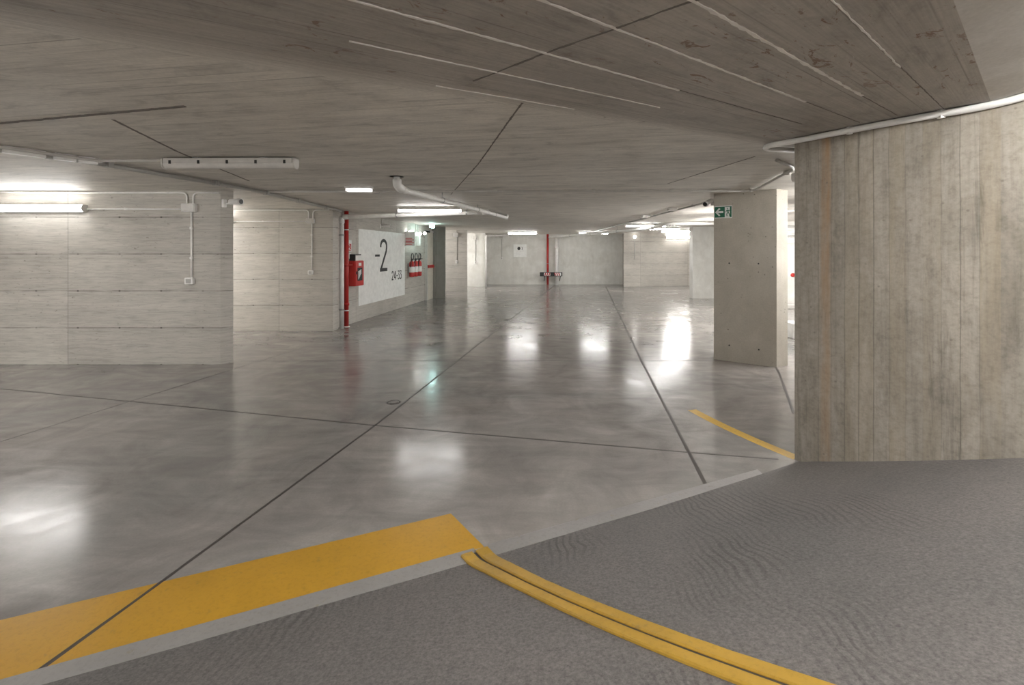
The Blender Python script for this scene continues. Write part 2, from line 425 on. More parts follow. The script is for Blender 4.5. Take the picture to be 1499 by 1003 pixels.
def cseam(pts, w, mat='seam', t=.004, jag=0):
    P = []
    for (x0, y0), (x1, y1) in zip(pts, pts[1:]):
        n = max(2, int(math.hypot(x1-x0, y1-y0)/.03)) if jag else 1
        for i in range(n): P.append((x0+(x1-x0)*i/n, y0+(y1-y0)*i/n))
    P.append(pts[-1]); b = newbm()
    ws = [w*(1+random.uniform(-jag, jag)) for _ in P]
    if jag: P = [(x+random.uniform(-.0022, .0022), y+random.uniform(-.0022, .0022)) for x, y in P]
    stroke(b, P, ws, lambda u, v, s: (u, v, s), H-t, H+.004); link('ceiling_seam', b, mat, ceil)
for th, r0, r1, w in ((209.4, 6.75, 8.6, .006), (211.65, 6.9, 8.9, .009), (214.15, 6.1, 8.9, .009), (216.4, 5.95, 8.9, .012), (218.75, 6.3, 9, .006), (207.1, 7.2, 8.1, .005)):
    cseam([pol(r0, th), pol((r0+r1)/2, th+.03), pol(r1, th)], w, 'seam', .005, .6)
for th, r0, r1 in ((216.4, 5.3, 5.95), (214.15, 5.3, 6.1), (211.65, 5.6, 6.9), (218.75, 5.25, 6.3)): cseam([pol(r0, th), pol(r1, th)], .004, 'cjoint', .002, .4)
cseam([pol(7.60, 217.6), pol(7.66, 216), pol(7.72, 214), pol(7.82, 211.5), pol(7.91, 209), pol(7.95, 208.2)], .009, 'cjoint', .003, .5)
cseam([(.06, 2.80), (-.345, 4.744), (-.96, 7.28)], .012, 'cjoint', .002, .3)
cseam([(-5.2, 3.63), (-3.57, 3.238), (-2.016, 2.86)], .022, 'cjoint', .006, .2)
cseam([(-2.71, 3.155), (-2.997, 4.16), (-3.327, 5.88)], .02, 'cjoint', .002, .2)
cseam([(2.05, 6.12), (2.286, 4.37)], .010, 'cjoint', .002, .3)

# walls
wall('wall_left_bay', [(-9, 6.80), (-4.265, 6.80), (-4.14, 6.90), (-4.40, 7.16), (-9, 7.16)], 'wall', label='long board marked concrete wall with a lit tube lamp, left foreground', u0=.1)
wall('wall_sign', [(-9, 9.67), (-3.73, 9.67), (-3.70, 9.9), (-3.80, 9.92), (-2.87, 16.6), (-3.3, 16.9), (-9, 16.9)], 'wall_far', label='concrete wall carrying the big white level sign', u0=.35)
wall('wall_left_passage', [(-5.2, 19.34), (-1.86, 19.34), (-1.93, 19.75), (-5.2, 19.75)], 'wall_far', label='concrete wall end just right of the dark pier')
wall('wall_left_recess', [(-5.2, 22.2), (-1.27, 22.2), (-1.35, 23.6), (-5.2, 23.6)], 'smooth_far', label='pale recessed wall beside the thin white corner pipe')
wall('wall_back', [(-9, 23.6), (5.75, 23.6), (5.75, 24.4), (-9, 24.4)], 'smooth_far', label='pale concrete back wall with the small white poster')
wall('wall_back_right', [(5.29, 22.0), (9.4, 22.72), (9.4, 24.4), (5.62, 24.4), (5.62, 23.55)], 'wall_far', label='board marked back wall under the far right lit lamp', u0=1.2)
wall('wall_right_bay', [(7.72, 13.7), (10.5, 13.7), (10.5, 14.0), (7.72, 14.0)], 'white_wall', label='white wall glimpsed between column and ramp wall')
wall('wall_left', [(-9.3, -8), (-9, -8), (-9, 24.4), (-9.3, 24.4)], 'wall')
wall('wall_right', [(10.5, -8), (10.8, -8), (10.8, 24.4), (10.5, 24.4)], 'wall')
wall('wall_front', [(-9, -8.3), (10.5, -8.3), (10.5, -8), (-9, -8)], 'wall', z1=5.5)
def arc(r, a, b, n): return [pol(r, a+(b-a)*i/n) for i in range(n+1)]
def top(p):
    th = math.degrees(math.atan2(p[1]-CY, p[0]-CX)) % 360; return ceil_z(th)
for nm, pts, lb in (('wall_ramp_inner', arc(RW, 208.85, TH1, 90) + arc(RW-.28, TH1, 208.85, 60), 'big curved concrete wall along the ramp on the right'),
                    ('wall_ramp_outer', arc(10.8, 224.5, TH1, 80) + arc(11.1, TH1, 224.5, 60), 'outer curved wall of the ramp')):
    wall(nm, pts, 'vert', z1=top, label=lb)
# end closure of the ramp far behind the camera
a, b = pol(RW-.3, TH1), pol(11.1, TH1); a2, b2 = pol(RW-.3, TH1+2), pol(11.1, TH1+2)
wall('wall_ramp_end', [a, b, b2, a2], 'wall', z1=ceil_z(TH1)+.1)

# free piers
def column(name, pts, mat, label):
    o = wall(name, pts, mat); del o['kind']; tag(o, label, 'column'); return o
cf0, cf1 = Vector((3.106, 7.15)), Vector((3.783, 6.64))
col = column('concrete_column', [tuple(cf0), tuple(cf1), (4.02, 6.775), (4.05, 6.98), (3.55, 7.52), (3.2, 7.36)], 'smooth', 'flat concrete column carrying the green exit sign, left of the ramp wall')
cd = (cf1-cf0).normalized(); cn = Vector((cd.y, -cd.x))          # outward normal of the sign face
if cn.y > 0: cn = -cn
def cface(u, v, t): p = cf0 + cd*u + cn*t; return (p.x, p.y, v)
for u, v in ((.22, 1.48), (.615, 1.48), (.22, .24), (.62, .225)):
    b = newbm(); prism(b, [(u+.011*math.cos(i*PI/6), v+.013*math.sin(i*PI/6)) for i in range(12)], cface, -.004, .0012); link('tie_hole', b, 'ink', col)
column('concrete_pier', [(-2.868, 16.606), (-2.72, 16.58), (-2.70, 16.62), (-2.385, 16.6), (-2.43, 16.98), (-2.868, 16.98)], 'dark', 'dark concrete pier right of the cream fire door')
column('concrete_pier', [(6.42, 16.5), (7.9, 16.5), (7.9, 16.8), (6.42, 16.8)], 'smooth_far', 'pale concrete pier far right, just behind the exit sign column')

# ------------------------------------------------------------------ road paint
bm = newbm(); x0 = -2.9; bl = lambda x: 2.668+.4525*x
prism(bm, [(x0, bl(x0)), (-.155, bl(-.155)), (-.3856, 2.93), (x0, 2.93+.4455*(x0+.3856))], lambda u, v, t: (u, v, t), -.003, .0009)
o = link('road_marking', bm, 'yellow'); tag(o, 'wide straight yellow band painted on the polished floor, lower left', 'road marking')
b = newbm(); stroke(b, [(-1.872, 1.83), (-1.754, 2.32), (-1.66, 2.745)][:2] + [(-1.735, 2.41)], .008, lambda u, v, t: (u, v, t), 0, .0022); link('joint_line', b, 'joint', o)
bm = newbm(); n = 40
A = [pol(5.05+.05*i/n+.0, 195.3+13.45*i/n) for i in range(n+1)]; B = [pol(5.15+.055*i/n, 195.3+13.45*i/n) for i in range(n+1)]
prism(bm, B + A[::-1], lambda u, v, t: (u, v, t), -.003, .0009)
tag(link('road_marking', bm, 'yellow_arc'), 'thin curved yellow line on the floor ending at the ramp wall corner', 'road marking')

# yellow double kerb round the ramp
kr = lambda th: 7.885-.0175*(th-208.6)
def kerb_strip(bm, o0, o1, hgt):
    n = 120; ring = []
    for j in range(n+1):
        th = 207.55+(TH1-208.8)*(j/n)**1.4
        wv = 1+.25*max(0, 1-(th-207.5)/4)
        r0, r1 = kr(th)+o0*wv, kr(th)+o1*wv; e = .005 if r1 > r0 else -.005
        e += random.uniform(-.0012, .0012)
        q = []
        for r, dz in ((r0-e*.4, -.01), (r0, hgt*.55), (r0+e, hgt), (r1-e, hgt), (r1, hgt*.55), (r1+e*.4, -.01)):
            q.append(bm.verts.new((*pol(r, th), ramp_z(r, th)+.003+dz)))
        ring.append(q)
    for p, q in zip(ring, ring[1:]):
        for i in range(5): 
            bm.faces.new((p[i], p[i+1], q[i+1], q[i]))
    bm.faces.new(ring[0]); bm.faces.new(ring[-1][::-1])
kt = thing('kerb', 'yellow painted double kerb with a dark groove curving up the ramp', 'kerb', (*pol(7.88, 208), 0))
for nm, a, c in (('outer_strip', .0075, .062), ('inner_strip', -.0075, -.067)):
    b = newbm(); kerb_strip(b, min(a, c), max(a, c), .012); o = link(nm, b, 'yellow2', kt); o.location = -kt.location
b = newbm(); n = 80; q = []
for j in range(n+1):
    th = 207.6+(TH1-209)*(j/n)**1.4; q.append([b.verts.new((*pol(kr(th)+d, th), ramp_z(7.8, th)+.0055)) for d in (-.013, .013)])
for p, s in zip(q, q[1:]): b.faces.new((p[0], p[1], s[1], s[0]))
o = link('groove', b, 'joint', kt); o.location = -kt.location

# floor drains
def drain(x, y, r, label):
    t = thing('floor_drain', label, 'drain', (x, y, 0))
    b = newbm(); lathe(b, [(r*.8, -.003), (r*.8, .003), (r, .003), (r*1.03, 0), (r*1.03, -.003)], (0, 0, 0), (0, 0, 1), 28); link('rim', b, 'joint', t)
    b = newbm(); lathe(b, [(r*.78, -.003), (r*.78, .0032), (r*.3, .004), (r*.28, .003)], (0, 0, 0), (0, 0, 1), 28); link('cover', b, 'drain_cover', t)
drain(-1.30, 5.10, .075, 'round floor drain cover beside the long joint, nearer the camera')
drain(-.12, 11.35, .06, 'tiny floor drain cover far down the long floor joint')

# ------------------------------------------------------------------ lamps
def make_lamp(label, lit, L=1.27):
    t = thing('tube_lamp', label, 'lamp'); h = L/2; d0 = -.022 if lit == 'lamp_unseen' else -.048
    b = newbm(); box(b, (-h+.02, -.053, d0-.004), (h-.02, .053, 0), None, .008); link('housing', b, 'pale', t)
    b = newbm(); n = 10; prof = [(-.047, d0)] + [(-.047*math.cos(PI*i/n), -.055-.04*math.sin(PI*i/n)) for i in range(n+1)] + [(.047, d0)]
    prism(b, prof, lambda u, v, s: (s, u, v), -h+.012, h-.012); link('diffuser', b, lit or 'lens', t)
    for s in (-1, 1):
        b = newbm(); prism(b, [(u*1.08, v*1.06) for u, v in prof] + [(.05, -.003), (-.05, -.003)], lambda u, v, q: (q, u, v), s*(h-.014), s*h); link('end_cap', b, 'pale', t)
    for i in range(5):
        for s in (-1, 1):
            x = -h+.09+i*(L-.18)/4
            b = newbm(); box(b, (x-.011, s*.053-.004, -.056), (x+.011, s*.053+.004, -.022), None, .002); link('clip', b, 'black' if not lit else 'pale', t)
    for x in (-.32, .32):
        b = newbm(); box(b, (x-.03, -.03, -.002), (x+.03, .03, .012)); link('bracket', b, 'steel', t)
    return t
GL = 'tube lamps'
CZ = H-.012
un = make_lamp('unlit tube lamp with black clips on the ceiling, upper left', ''); un.location = (-2.68, 4.42, CZ); un.rotation_euler = (0, 0, math.radians(-1)); un['group'] = GL
WR = (-PI/2, 0, 0)
lp = {}; CB = CZ-.22      # unseen lamps, nearly all added as fill, hang on short wires
def lamp(loc, rot, lb, m):
    if m not in lp:
        lp[m] = t = make_lamp(lb, m); t.location = loc; t.rotation_euler = rot; t['group'] = GL
    else: t = dup(lp[m], loc, rot, lb, GL)
    if loc[2] == CB:
        for x in (-.4, .4):
            b = newbm(); tube(b, [(x, 0, -.005), (x, 0, H-CB-.001)], .004, 6); link('suspension_wire', b, 'steel', t)
for loc, rot, lb, m in (
    ((-6.83, 6.788, 2.285), WR, 'lit tube lamp on the left foreground wall at the picture edge', 'lamp'),
    ((-6.43, 9.658, 2.30), WR, 'lit tube lamp of which only one end peeps past the left wall corner', 'lamp_far'),
    ((-1.63, 9.22, CZ), (0, 0, 0), 'lit ceiling tube lamp hidden partly by the horizontal white pipe', 'lamp'),
    ((.46, 20.5, CZ), (0, 0, 0), 'lit ceiling tube lamp above the small white poster', 'lamp_far'),
    ((3.58, 20.4, CZ), (0, 0, 0), 'lit ceiling tube lamp behind the far sloping drain pipe', 'lamp_far'),
    ((4.22, 14.7, CZ), (0, 0, 0), 'lit ceiling tube lamp beside the wire basket tray', 'lamp'),
    ((6.60, 18.6, CZ), (0, 0, 0), 'lit ceiling tube lamp just above the far right wall lamp', 'lamp_far'),
    ((5.35, 16.6, CZ), (0, 0, 0), 'lit ceiling tube lamp between basket tray and far right wall', 'lamp'),
    ((8.0, 22.452, 2.36), (-PI/2, 0, math.radians(9.9)), 'lit tube lamp mounted on the far right back wall', 'lamp_far'),
    ((3.79, 5.2, CZ), (0, 0, 0), 'lit ceiling tube lamp glimpsed between column and ramp wall', 'lamp'),
    ((8.3, 10.6, CB), (0, 0, 0), 'added fill tube lamp in the right bay', 'lamp_unseen'),
    ((-4.4, 18.2, CB), (0, 0, PI/2), 'added fill tube lamp in the passage behind the pier', 'lamp_unseen'),
    ((-3.4, 20.8, CB), (0, 0, PI/2), 'added fill tube lamp behind the far left wall end', 'lamp_unseen'),
    ((-2.6, -3.2, CB), (0, 0, .3), 'added fill tube lamp behind the ramp wall', 'lamp_unseen'),
    ((-6.3, 2.7, CB), (0, 0, .2), 'added fill tube lamp before the left wall', 'lamp_unseen'),
    ((5.3, 6.5, CB), (0, 0, PI/2), 'tube lamp behind the curved wall', 'lamp_unseen'),
    ((-7.4, 8.4, CB), (0, 0, 0), 'added fill tube lamp in the bay behind the left wall', 'lamp_unseen'),
    ((4.9, 9.95, CB), (0, 0, PI/2), 'added fill tube lamp hidden behind the exit sign column', 'lamp_unseen'),
    ((8.55, 19.4, CB), (0, 0, PI/2), 'added fill tube lamp hidden behind the far right pier', 'lamp_unseen'),
    ((6.0, 12.6, CB), (0, 0, PI/2), 'added fill tube lamp hidden midway behind the exit sign column', 'lamp_unseen'),
    ((.9, -6.5, CB), (0, 0, 0), 'added fill tube lamp far behind the camera', 'lamp_unseen')):
    lamp(loc, rot, lb, m)
for r_, a_, lb in ((9.2, 227.0, 'added fill tube lamp over the ramp behind the camera'), (6.2, 232, 'added fill tube lamp near the curved wall up the ramp'), (8.0, 252, 'added fill tube lamp high up the ramp')):
    lamp((*pol(r_, a_), ceil_z(a_)-.03), (0, 0, math.radians(a_)), lb, 'lamp_unseen')  # lamps added out of view as fill from behind the camera

# small emergency luminaire boxes on the ceiling
def ceil_box(x, y, w, d, h, label, name='emergency_light', cover='lens'):
    t = thing(name, label, 'lamp', (x, y, H))
    b = newbm(); box(b, (-w/2, -d/2, -h*.45), (w/2, d/2, 0), None, .006); link('base', b, 'white', t)
    b = newbm(); box(b, (-w/2+.01, -d/2+.008, -h), (w/2-.01, d/2-.008, -h*.45), None, .01); link('cover', b, cover, t)
ceil_box(-2.09, 6.35, .36, .13, .075, 'flat white emergency light on the ceiling, left of the diagonal pipe', 'emergency_light', 'dim')
ceil_box(-2.0, 6.85, .12, .1, .04, 'tiny ceiling box just behind the flat emergency light', 'junction_box')

# ------------------------------------------------------------------ pipes
def pipe(name, pts, r, mat, label, cat='pipe', fillet=.0, couplings=(), hangers=(), seg=16):
    t = thing(name, label, cat, pts[0]); b = newbm(); o0 = Vector(pts[0])
    P = [Vector(p)-o0 for p in pts]; tube(b, P, r, seg, fillet); link('pipe_run', b, mat, t)
    def at(f):
        L = [(q-p).length for p, q in zip(P, P[1:])]; s = f*sum(L)
        for (p, q), l in zip(zip(P, P[1:]), L):
            if s <= l: return p+(q-p)*(s/l), (q-p).normalized()
            s -= l
        return P[-1], (P[-1]-P[-2]).normalized()
    for f in couplings:
        p, d = at(f); b = newbm(); lathe(b, [(r*1.0, -.06), (r*1.22, -.055), (r*1.22, .055), (r, .06)], p, d, seg); link('coupling', b, mat, t)
    for f in hangers:
        p, d = at(f); b = newbm(); lathe(b, [(r, -.014), (r*1.12, -.014), (r*1.12, .014), (r, .014)], p, d, seg)
        if abs(d.z) < .5: tube(b, [p+Vector((0, 0, r*1.05)), Vector((p.x, p.y, H-o0.z))], .006, 8)
        else: tube(b, [p, p+Vector((-.1, .01, 0))], .006, 8)
        link('hanger', b, 'steel', t)
    return t
dp = pipe('drain_pipe', [(-1.375, 5.55, 2.552), (-1.372, 5.565, 2.43), (-1.32, 5.80, 2.415), (-.62, 8.96, 2.455), (-.135, 11.15, 2.475), (-.12, 11.22, 2.55)], .038, 'pvc', 'diagonal white drain pipe hanging from a ceiling flange', couplings=(.05, .985), hangers=(.27, .58, .8))
b = newbm(); lathe(b, [(.085, -.012), (.085, 0)], (0, 0, -.002), (0, 0, -1), 20); link('flange', b, 'white', dp)
b = newbm(); tube(b, [(.0, .0, -.03), (.002, .01, -.11), (.03, .12, -.135)], .052, 14, .05); link('elbow', b, 'pvc', dp)
pipe('drain_pipe', [(-3.655, 10.03, 2.405), (-3.1, 9.98, 2.42), (-.50, 9.62, 2.478)], .046, 'pvc', 'horizontal white drain pipe joining the diagonal one below the ceiling', couplings=(.02, .985), hangers=(.38, .86))
pipe('downpipe', [(-3.672, 10.02, 0), (-3.672, 10.02, 2.40)], .046, 'white', 'white downpipe beside the red standpipe', couplings=(.97,), hangers=(.17, .84))
rp = pipe('standpipe', [(-3.654, 10.25, 0), (-3.654, 10.25, 2.548)], .049, 'redp', 'tall red fire standpipe between white downpipe and hose cabinet', hangers=())
for z in (.36, 2.14):
    b = newbm(); lathe(b, [(.05, -.012), (.0525, -.012), (.0525, .012), (.05, .012)], (0, 0, z), (0, 0, 1), 20); link('steel_band', b, 'white', rp)
for z in (.5, 1.36):
    b = newbm(); lathe(b, [(.05, -.03), (.062, -.03), (.062, .03), (.05, .03)], (0, 0, z), (0, 0, 1), 20); link('clamp', b, 'redp', rp)
b = newbm(); tube(b, [(0, 0, 1.36), (.03, .27, 1.36)], .022, 12); link('branch_pipe', b, 'redp', rp)
b = newbm(); lathe(b, [(.049, 0), (.075, 0), (.075, .012), (.049, .014)], (0, 0, 0), (0, 0, 1), 20); link('foot_flange', b, 'white', rp)
pipe('standpipe', [(1.80, 23.42, 0), (1.80, 23.42, 2.548)], .055, 'redp', 'far red standpipe on the back wall above the bumper', hangers=(.42,))
pipe('downpipe', [(2.26, 23.40, 0), (2.26, 23.40, 2.36)], .085, 'white', 'white downpipe right of the far red standpipe', couplings=(.8,))
pipe('drain_pipe', [(1.86, 23.25, 2.38), (2.26, 22.6, 2.40), (4.30, 14.3, 2.385), (4.55, 13.75, 2.49), (6.3, 13.7, 2.497)], .048, 'pvc', 'long far drain pipe sloping across the ceiling to the right', fillet=.3, hangers=(.2, .4, .6, .8))
cp = pipe('corner_pipe', [(-1.235, 22.1, 0), (-1.235, 22.1, 2.42), (-.18, 23.0, 2.47)], .045, 'white', 'thin white pipe at the recess corner, bending toward the far lamp', fillet=.1)

def conduit(pts, r, label, mat='pale', fillet=.06, clips=(), cat='conduit', seg=8, wallmount=None):
    t = thing('conduit', label, cat, pts[0]); o0 = Vector(pts[0]); b = newbm()
    tube(b, [Vector(p)-o0 for p in pts], r, seg, fillet); link('tube', b, mat, t)
    P = [Vector(p)-o0 for p in pts]
    L = [(q-p).length for p, q in zip(P, P[1:])]
    for f in clips:
        s = f*sum(L)
        for (p, q), l in zip(zip(P, P[1:]), L):
            if s <= l:
                c = p+(q-p)*(s/l); b = newbm(); z1 = H-.001-o0.z if wallmount is None else c.z+r*1.5
                box(b, (c.x-r*1.3, c.y-r*1.3, c.z-r*1.15), (c.x+r*1.3, c.y+r*1.3, z1)); link('clip', b, mat, t); break
            s -= l
    return t
zc = H-.026
# left tray of three conduits along the aisle edge
tray = conduit([(-4.62, 2.0, zc-.008), (-4.36, 3.90, zc-.008), (-4.04, 4.5, zc-.008), (-3.60, 6.5, zc-.008), (-3.62, 9.85, zc-.008)], .024, 'thicker conduit running along the ceiling edge at upper left', 'grey', .2, (.2, .34, .5, .62, .75, .9))
conduit([(-4.73, 2.0, zc), (-4.46, 3.95, zc), (-4.14, 4.52, zc), (-3.70, 6.5, zc), (-3.70, 9.7, zc)], .016, 'thin conduit on the outer side of the thicker ceiling conduit', 'grey', .2, (.3, .55, .8))
ct = conduit([(-4.50, 2.0, zc), (-4.27, 3.85, zc), (-3.97, 4.45, zc), (-3.32, 4.43, zc)], .014, 'thin conduit bending off to the unlit ceiling lamp', 'pale', .08, (.25, .8))
for i, (p, q) in enumerate((((-4.30, 3.92), (-4.17, 4.15)), ((-4.14, 4.20), (-4.07, 4.33)), ((-4.06, 4.35), (-3.98, 4.46)))):
    d = Vector((q[0]-p[0], q[1]-p[1])).normalized(); nn = Vector((-d.y, d.x))*.02
    b = newbm(); prism(b, [(p[0]-nn.x, p[1]-nn.y), (q[0]-nn.x, q[1]-nn.y), (q[0]+nn.x, q[1]+nn.y), (p[0]+nn.x, p[1]+nn.y)], lambda u, v, s: (u, v, s), H-.062, H-.001)
    o = link('tray_cover', b, 'white', tray); o.location = -tray.location
conduit([(-3.5, 6.70, zc), (3.30, 6.64, zc), (3.42, 6.56, zc), (2.96, 4.85, zc), (2.52, 4.42, zc)], .017, 'long conduit crossing the ceiling and turning toward the ramp wall', 'pale', .15, (.2, .35, .5, .62, .74, .9))
conduit([(3.36, 7.55, zc), (3.405, 7.92, zc), (3.46, 13.5, zc), (3.52, 19.7, zc)], .02, 'conduit running deep along the ceiling behind the exit sign column', 'grey', .1, (.1, .2, .3, .4, .5, .7))
for i, (x, y) in enumerate(((3.40, 9.4), (3.41, 11.3))):
    ceil_box(x-.16, y, .2, .14, .06, ('junction box on the ceiling behind the security camera, the nearer of two', 'junction box on the ceiling behind the security camera, the farther of two')[i], 'junction_box')
conduit([(5.9, 8.2, zc), (5.95, 13.4, zc)], .02, 'conduit over the right aisle', 'grey', .1, (.4, .6))
# left wall wiring
def wall_box(name, c, w, h, d, label, rock=False):
    t = thing(name, label, 'electrical box', c)
    b = newbm(); box(b, (-w/2, -d, -h/2), (w/2, 0, h/2), None, .008); link('body', b, 'white', t)
    if rock:
        b = newbm(); box(b, (-w*.3, -d-.008, -h*.32), (w*.3, -d+.001, h*.32), None, .003); link('rocker', b, 'grey', t)
    else:
        b = newbm(); box(b, (-w*.46, -d-.006, -h*.44), (w*.46, -d+.001, h*.44), None, .004); link('lid', b, 'pale', t)
    return t
def wiring(xb, Y, zb, zs, xl, xr, zt, near, w):
    y = Y-.016
    wall_box('junction_box', (xb, Y, zb), w, w*.6, .07, 'white junction box on the %s' % near)
    wall_box('light_switch', (xb, Y, zs), w*.6, w*.48, .055, 'small light switch low on the %s' % near, True)
    conduit([(xl, y, zt+.012), (xl+.9, y, zt), (xb-.045, y, zt), (xb-.045, y, zb+w*.28)], .0125, 'conduit curving down into the box from the left on the %s' % near, 'white', .09, (), wallmount=1)
    conduit([(xb+.045, y, zb+w*.28), (xb+.045, y, zt), (xr, y, zt)], .0125, 'conduit curving down into the box from the right on the %s' % near, 'white', .09, (), wallmount=1)
    conduit([(xb+.02, y, zb-w*.28), (xb+.02, y, zs+w*.22)], .0135, 'upright conduit from box to switch on the %s' % near, 'white', 0, (.25, .7), wallmount=1)
wiring(-4.70, 6.80, 2.295, 1.228, -7.6, -4.28, 2.515, 'left foreground wall', .2)
conduit([(-6.19, 6.77, 2.275), (-4.8, 6.78, 2.275)], .012, 'straight conduit from wall lamp to box on the left foreground wall', 'white', 0, (.4,), wallmount=1)
wiring(-4.18, 9.67, 2.295, 1.225, -6.5, -3.80, 2.522, 'second wall on the left', .17)
conduit([(-5.79, 9.64, 2.285), (-4.26, 9.65, 2.285)], .010, 'straight conduit from hidden lamp to box on the second wall on the left', 'white', 0, (.4,), wallmount=1)
conduit([(-6.0, 9.64, 2.12), (-5.6, 9.645, 2.12)], .006, 'short thin wire below the hidden lamp', 'grey', 0)
# far wall wiring
def far_set(x, Y, zb, zs, label, blotch=False):
    y = Y-.014
    wall_box('junction_box', (x, Y, zb), .2, .17, .09, 'white junction box on the %s' % label)
    conduit([(x+.02, y, zb+.09), (x+.02, y, H-.01)], .012, 'short conduit above the box on the %s' % label, 'pale', 0)
    conduit([(x+.04, y, zb-.09), (x+.04, y, zs)], .013, 'upright conduit below the box on the %s' % label, 'grey', 0)
    wall_box('light_switch', (x+.04, Y, zs), .1, .12, .05, 'small switch on the %s' % label, True)
far_set(-2.33, 19.34, 2.36, 1.24, 'wall end right of the dark pier')
far_set(-1.78, 22.2, 2.33, 1.15, 'recessed wall beside the corner pipe')
far_set(-.56, 23.6, 2.40, 1.33, 'back wall left of the small poster')

# ------------------------------------------------------------------ sign wall
W0 = Vector((-3.80, 9.92)); W1 = Vector((-2.87, 16.6)); wd = (W1-W0).normalized(); wn = Vector((wd.y, -wd.x))
WANG = math.atan2(wd.y, wd.x)
def yu(Y): return (Y-W0.y)/wd.y
def sw(u, v, t): p = W0+wd*u+wn*t; return (p.x, p.y, v)
uL, uR, zB, zT = yu(11.03), yu(14.0), .365, 2.203
sg = thing('level_sign', 'large white level sign with black numerals painted on the left wall', 'sign', sw(uL, zB, 0))
def inv(o, t): o.location = -t.location; return o
b = newbm(); prism(b, [(uL, zB), (uR, zB), (uR, zT), (uL, zT)], sw, -.002, .004); inv(link('panel', b, 'poster', sg), sg)
# numerals as strokes, x right and y up, glyph height 1
def g2(): 
    p = [(.045, .74)] + [(.27-.225*math.cos(a), .775+.18*math.sin(a)) for a in [PI*i/14 for i in range(0, 14)]] + [(.49, .735), (.46, .62), (.08, .1), (.045, .045)]
    return [p, [(-.01, .052), (.55, .052)]]
def gly(ch):
    if ch == '2': return [[(.06, .74)] + [(.27-.2*math.cos(PI*i/10), .76+.19*math.sin(PI*i/10)) for i in range(11)] + [(.44, .62), (.06, .06)], [(.02, .05), (.5, .05)]]
    if ch == '4': return [[(.4, 0), (.4, .97), (.36, .97), (.04, .3)], [(.02, .27), (.54, .27)]]
    if ch == '-': return [[(.06, .45), (.36, .45)]]
    if ch == '3': return [[(.04, .95), (.47, .95), (.25, .6), (.36, .57), (.45, .48), (.48, .33), (.45, .17), (.36, .08), (.24, .04), (.12, .07), (.05, .16)]]
def write(txt, u, v, h, w, adv, par, name, t0=.004, t1=.0065, mat='ink', f=None, sx=1.0):
    f = f or sw
    for ch in txt:
        bm = newbm()
        for s in gly(ch): stroke(bm, [(u+x*h*sx, v+y*h) for x, y in s], w, f, t0, t1)
        inv(link(name, bm, mat, par), par); u += h*sx*adv.get(ch, .62)
zd = 1.65-12.47*(397.3-369)/680; h2 = .868; u2 = yu(12.235)
bm = newbm(); p2 = g2()
stroke(bm, [(u2+x*h2*.98, zd+y*h2) for x, y in p2[0]], .085, sw, .004, .0065)
stroke(bm, [(u2+x*h2*.98, zd+y*h2) for x, y in p2[1]], .092, sw, .004, .0067)
inv(link('numeral', bm, 'ink', sg), sg)
bm = newbm(); zm = 1.65-12.06*(374.2-369)/680; stroke(bm, [(yu(11.93), zm), (yu(12.21), zm)], .055, sw, .004, .0065); inv(link('dash', bm, 'ink', sg), sg)
write('24-33', yu(13.0), .86, .25, .037, {'-': .45, '2': .66, '4': .68, '3': .62}, sg, 'small_numeral', sx=1.0)

# hose cabinet
ang = WANG
hc = thing('hose_cabinet', 'red fire hose cabinet with glass door beside the red standpipe', 'fire hose cabinet', sw(yu(10.56), 1.16, 0), (0, 0, ang))
# local: x along wall, -y out from wall
b = newbm(); box(b, (0, -.15, -.29), (.42, .0, .29), None, .006); link('body', b, 'red', hc)
b = newbm(); box(b, (.01, -.165, -.28), (.41, -.151, .28), None, .004); dr = link('door', b, 'red', hc)
b = newbm(); box(b, (.09, -.168, -.17), (.33, -.163, .13)); link('window', b, 'glass', dr)
b = newbm()
for i in range(5): box(b, (.13+.03*i, -.170, -.14+.03*i), (.15+.03*i, -.1675, .05+.01*i))
link('hose', b, 'signw', dr)
b = newbm(); box(b, (.15, -.168, .17), (.28, -.1645, .24)); link('plate', b, 'signw', dr)
b = newbm(); box(b, (.02, -.18, -.02), (.05, -.163, .05), None, .004); link('handle', b, 'black', dr)
bb = thing('wall_bracket', 'black bracket with a small white box above the hose cabinet', 'bracket', sw(yu(10.58), 1.45, 0), (0, 0, ang))
b = newbm(); box(b, (0, -.14, 0), (.03, 0, .15)); box(b, (0, -.14, .125), (.3, 0, .15)); link('frame', b, 'black', bb)
b = newbm(); box(b, (.04, -.12, .0), (.26, 0, .12), None, .006); link('box', b, 'white', bb)
# hose reel sign on the wall
def plate(name, u0, u1, v0, v1, label, mat, t=.008):
    p = thing(name, label, 'sign', sw(u0, v0, 0)); b = newbm(); prism(b, [(u0, v0), (u1, v0), (u1, v1), (u0, v1)], sw, -.001, t); inv(link('panel', b, mat, p), p); return p
hs = plate('hose_sign', yu(10.40), yu(10.68), 1.66, 1.92, 'small red and white hose reel sign above the hose cabinet', 'signw')
u0 = yu(10.40); b = newbm(); prism(b, [(u0+.02, 1.68), (u0+.26, 1.68), (u0+.26, 1.84), (u0+.02, 1.84)], sw, .008, .010); inv(link('red_field', b, 'red', hs), hs)
b = newbm(); stroke(b, [(u0+.14+.06*math.cos(i*PI/8), 1.77+.05*math.sin(i*PI/8)) for i in range(17)], .018, sw, .010, .012); stroke(b, [(u0+.14, 1.72), (u0+.24, 1.70)], .016, sw, .010, .012); inv(link('hose_symbol', b, 'signw', hs), hs)
plate('notice_plate', yu(10.42), yu(10.66), 1.50, 1.62, 'small white notice plate under the hose reel sign', 'signw')

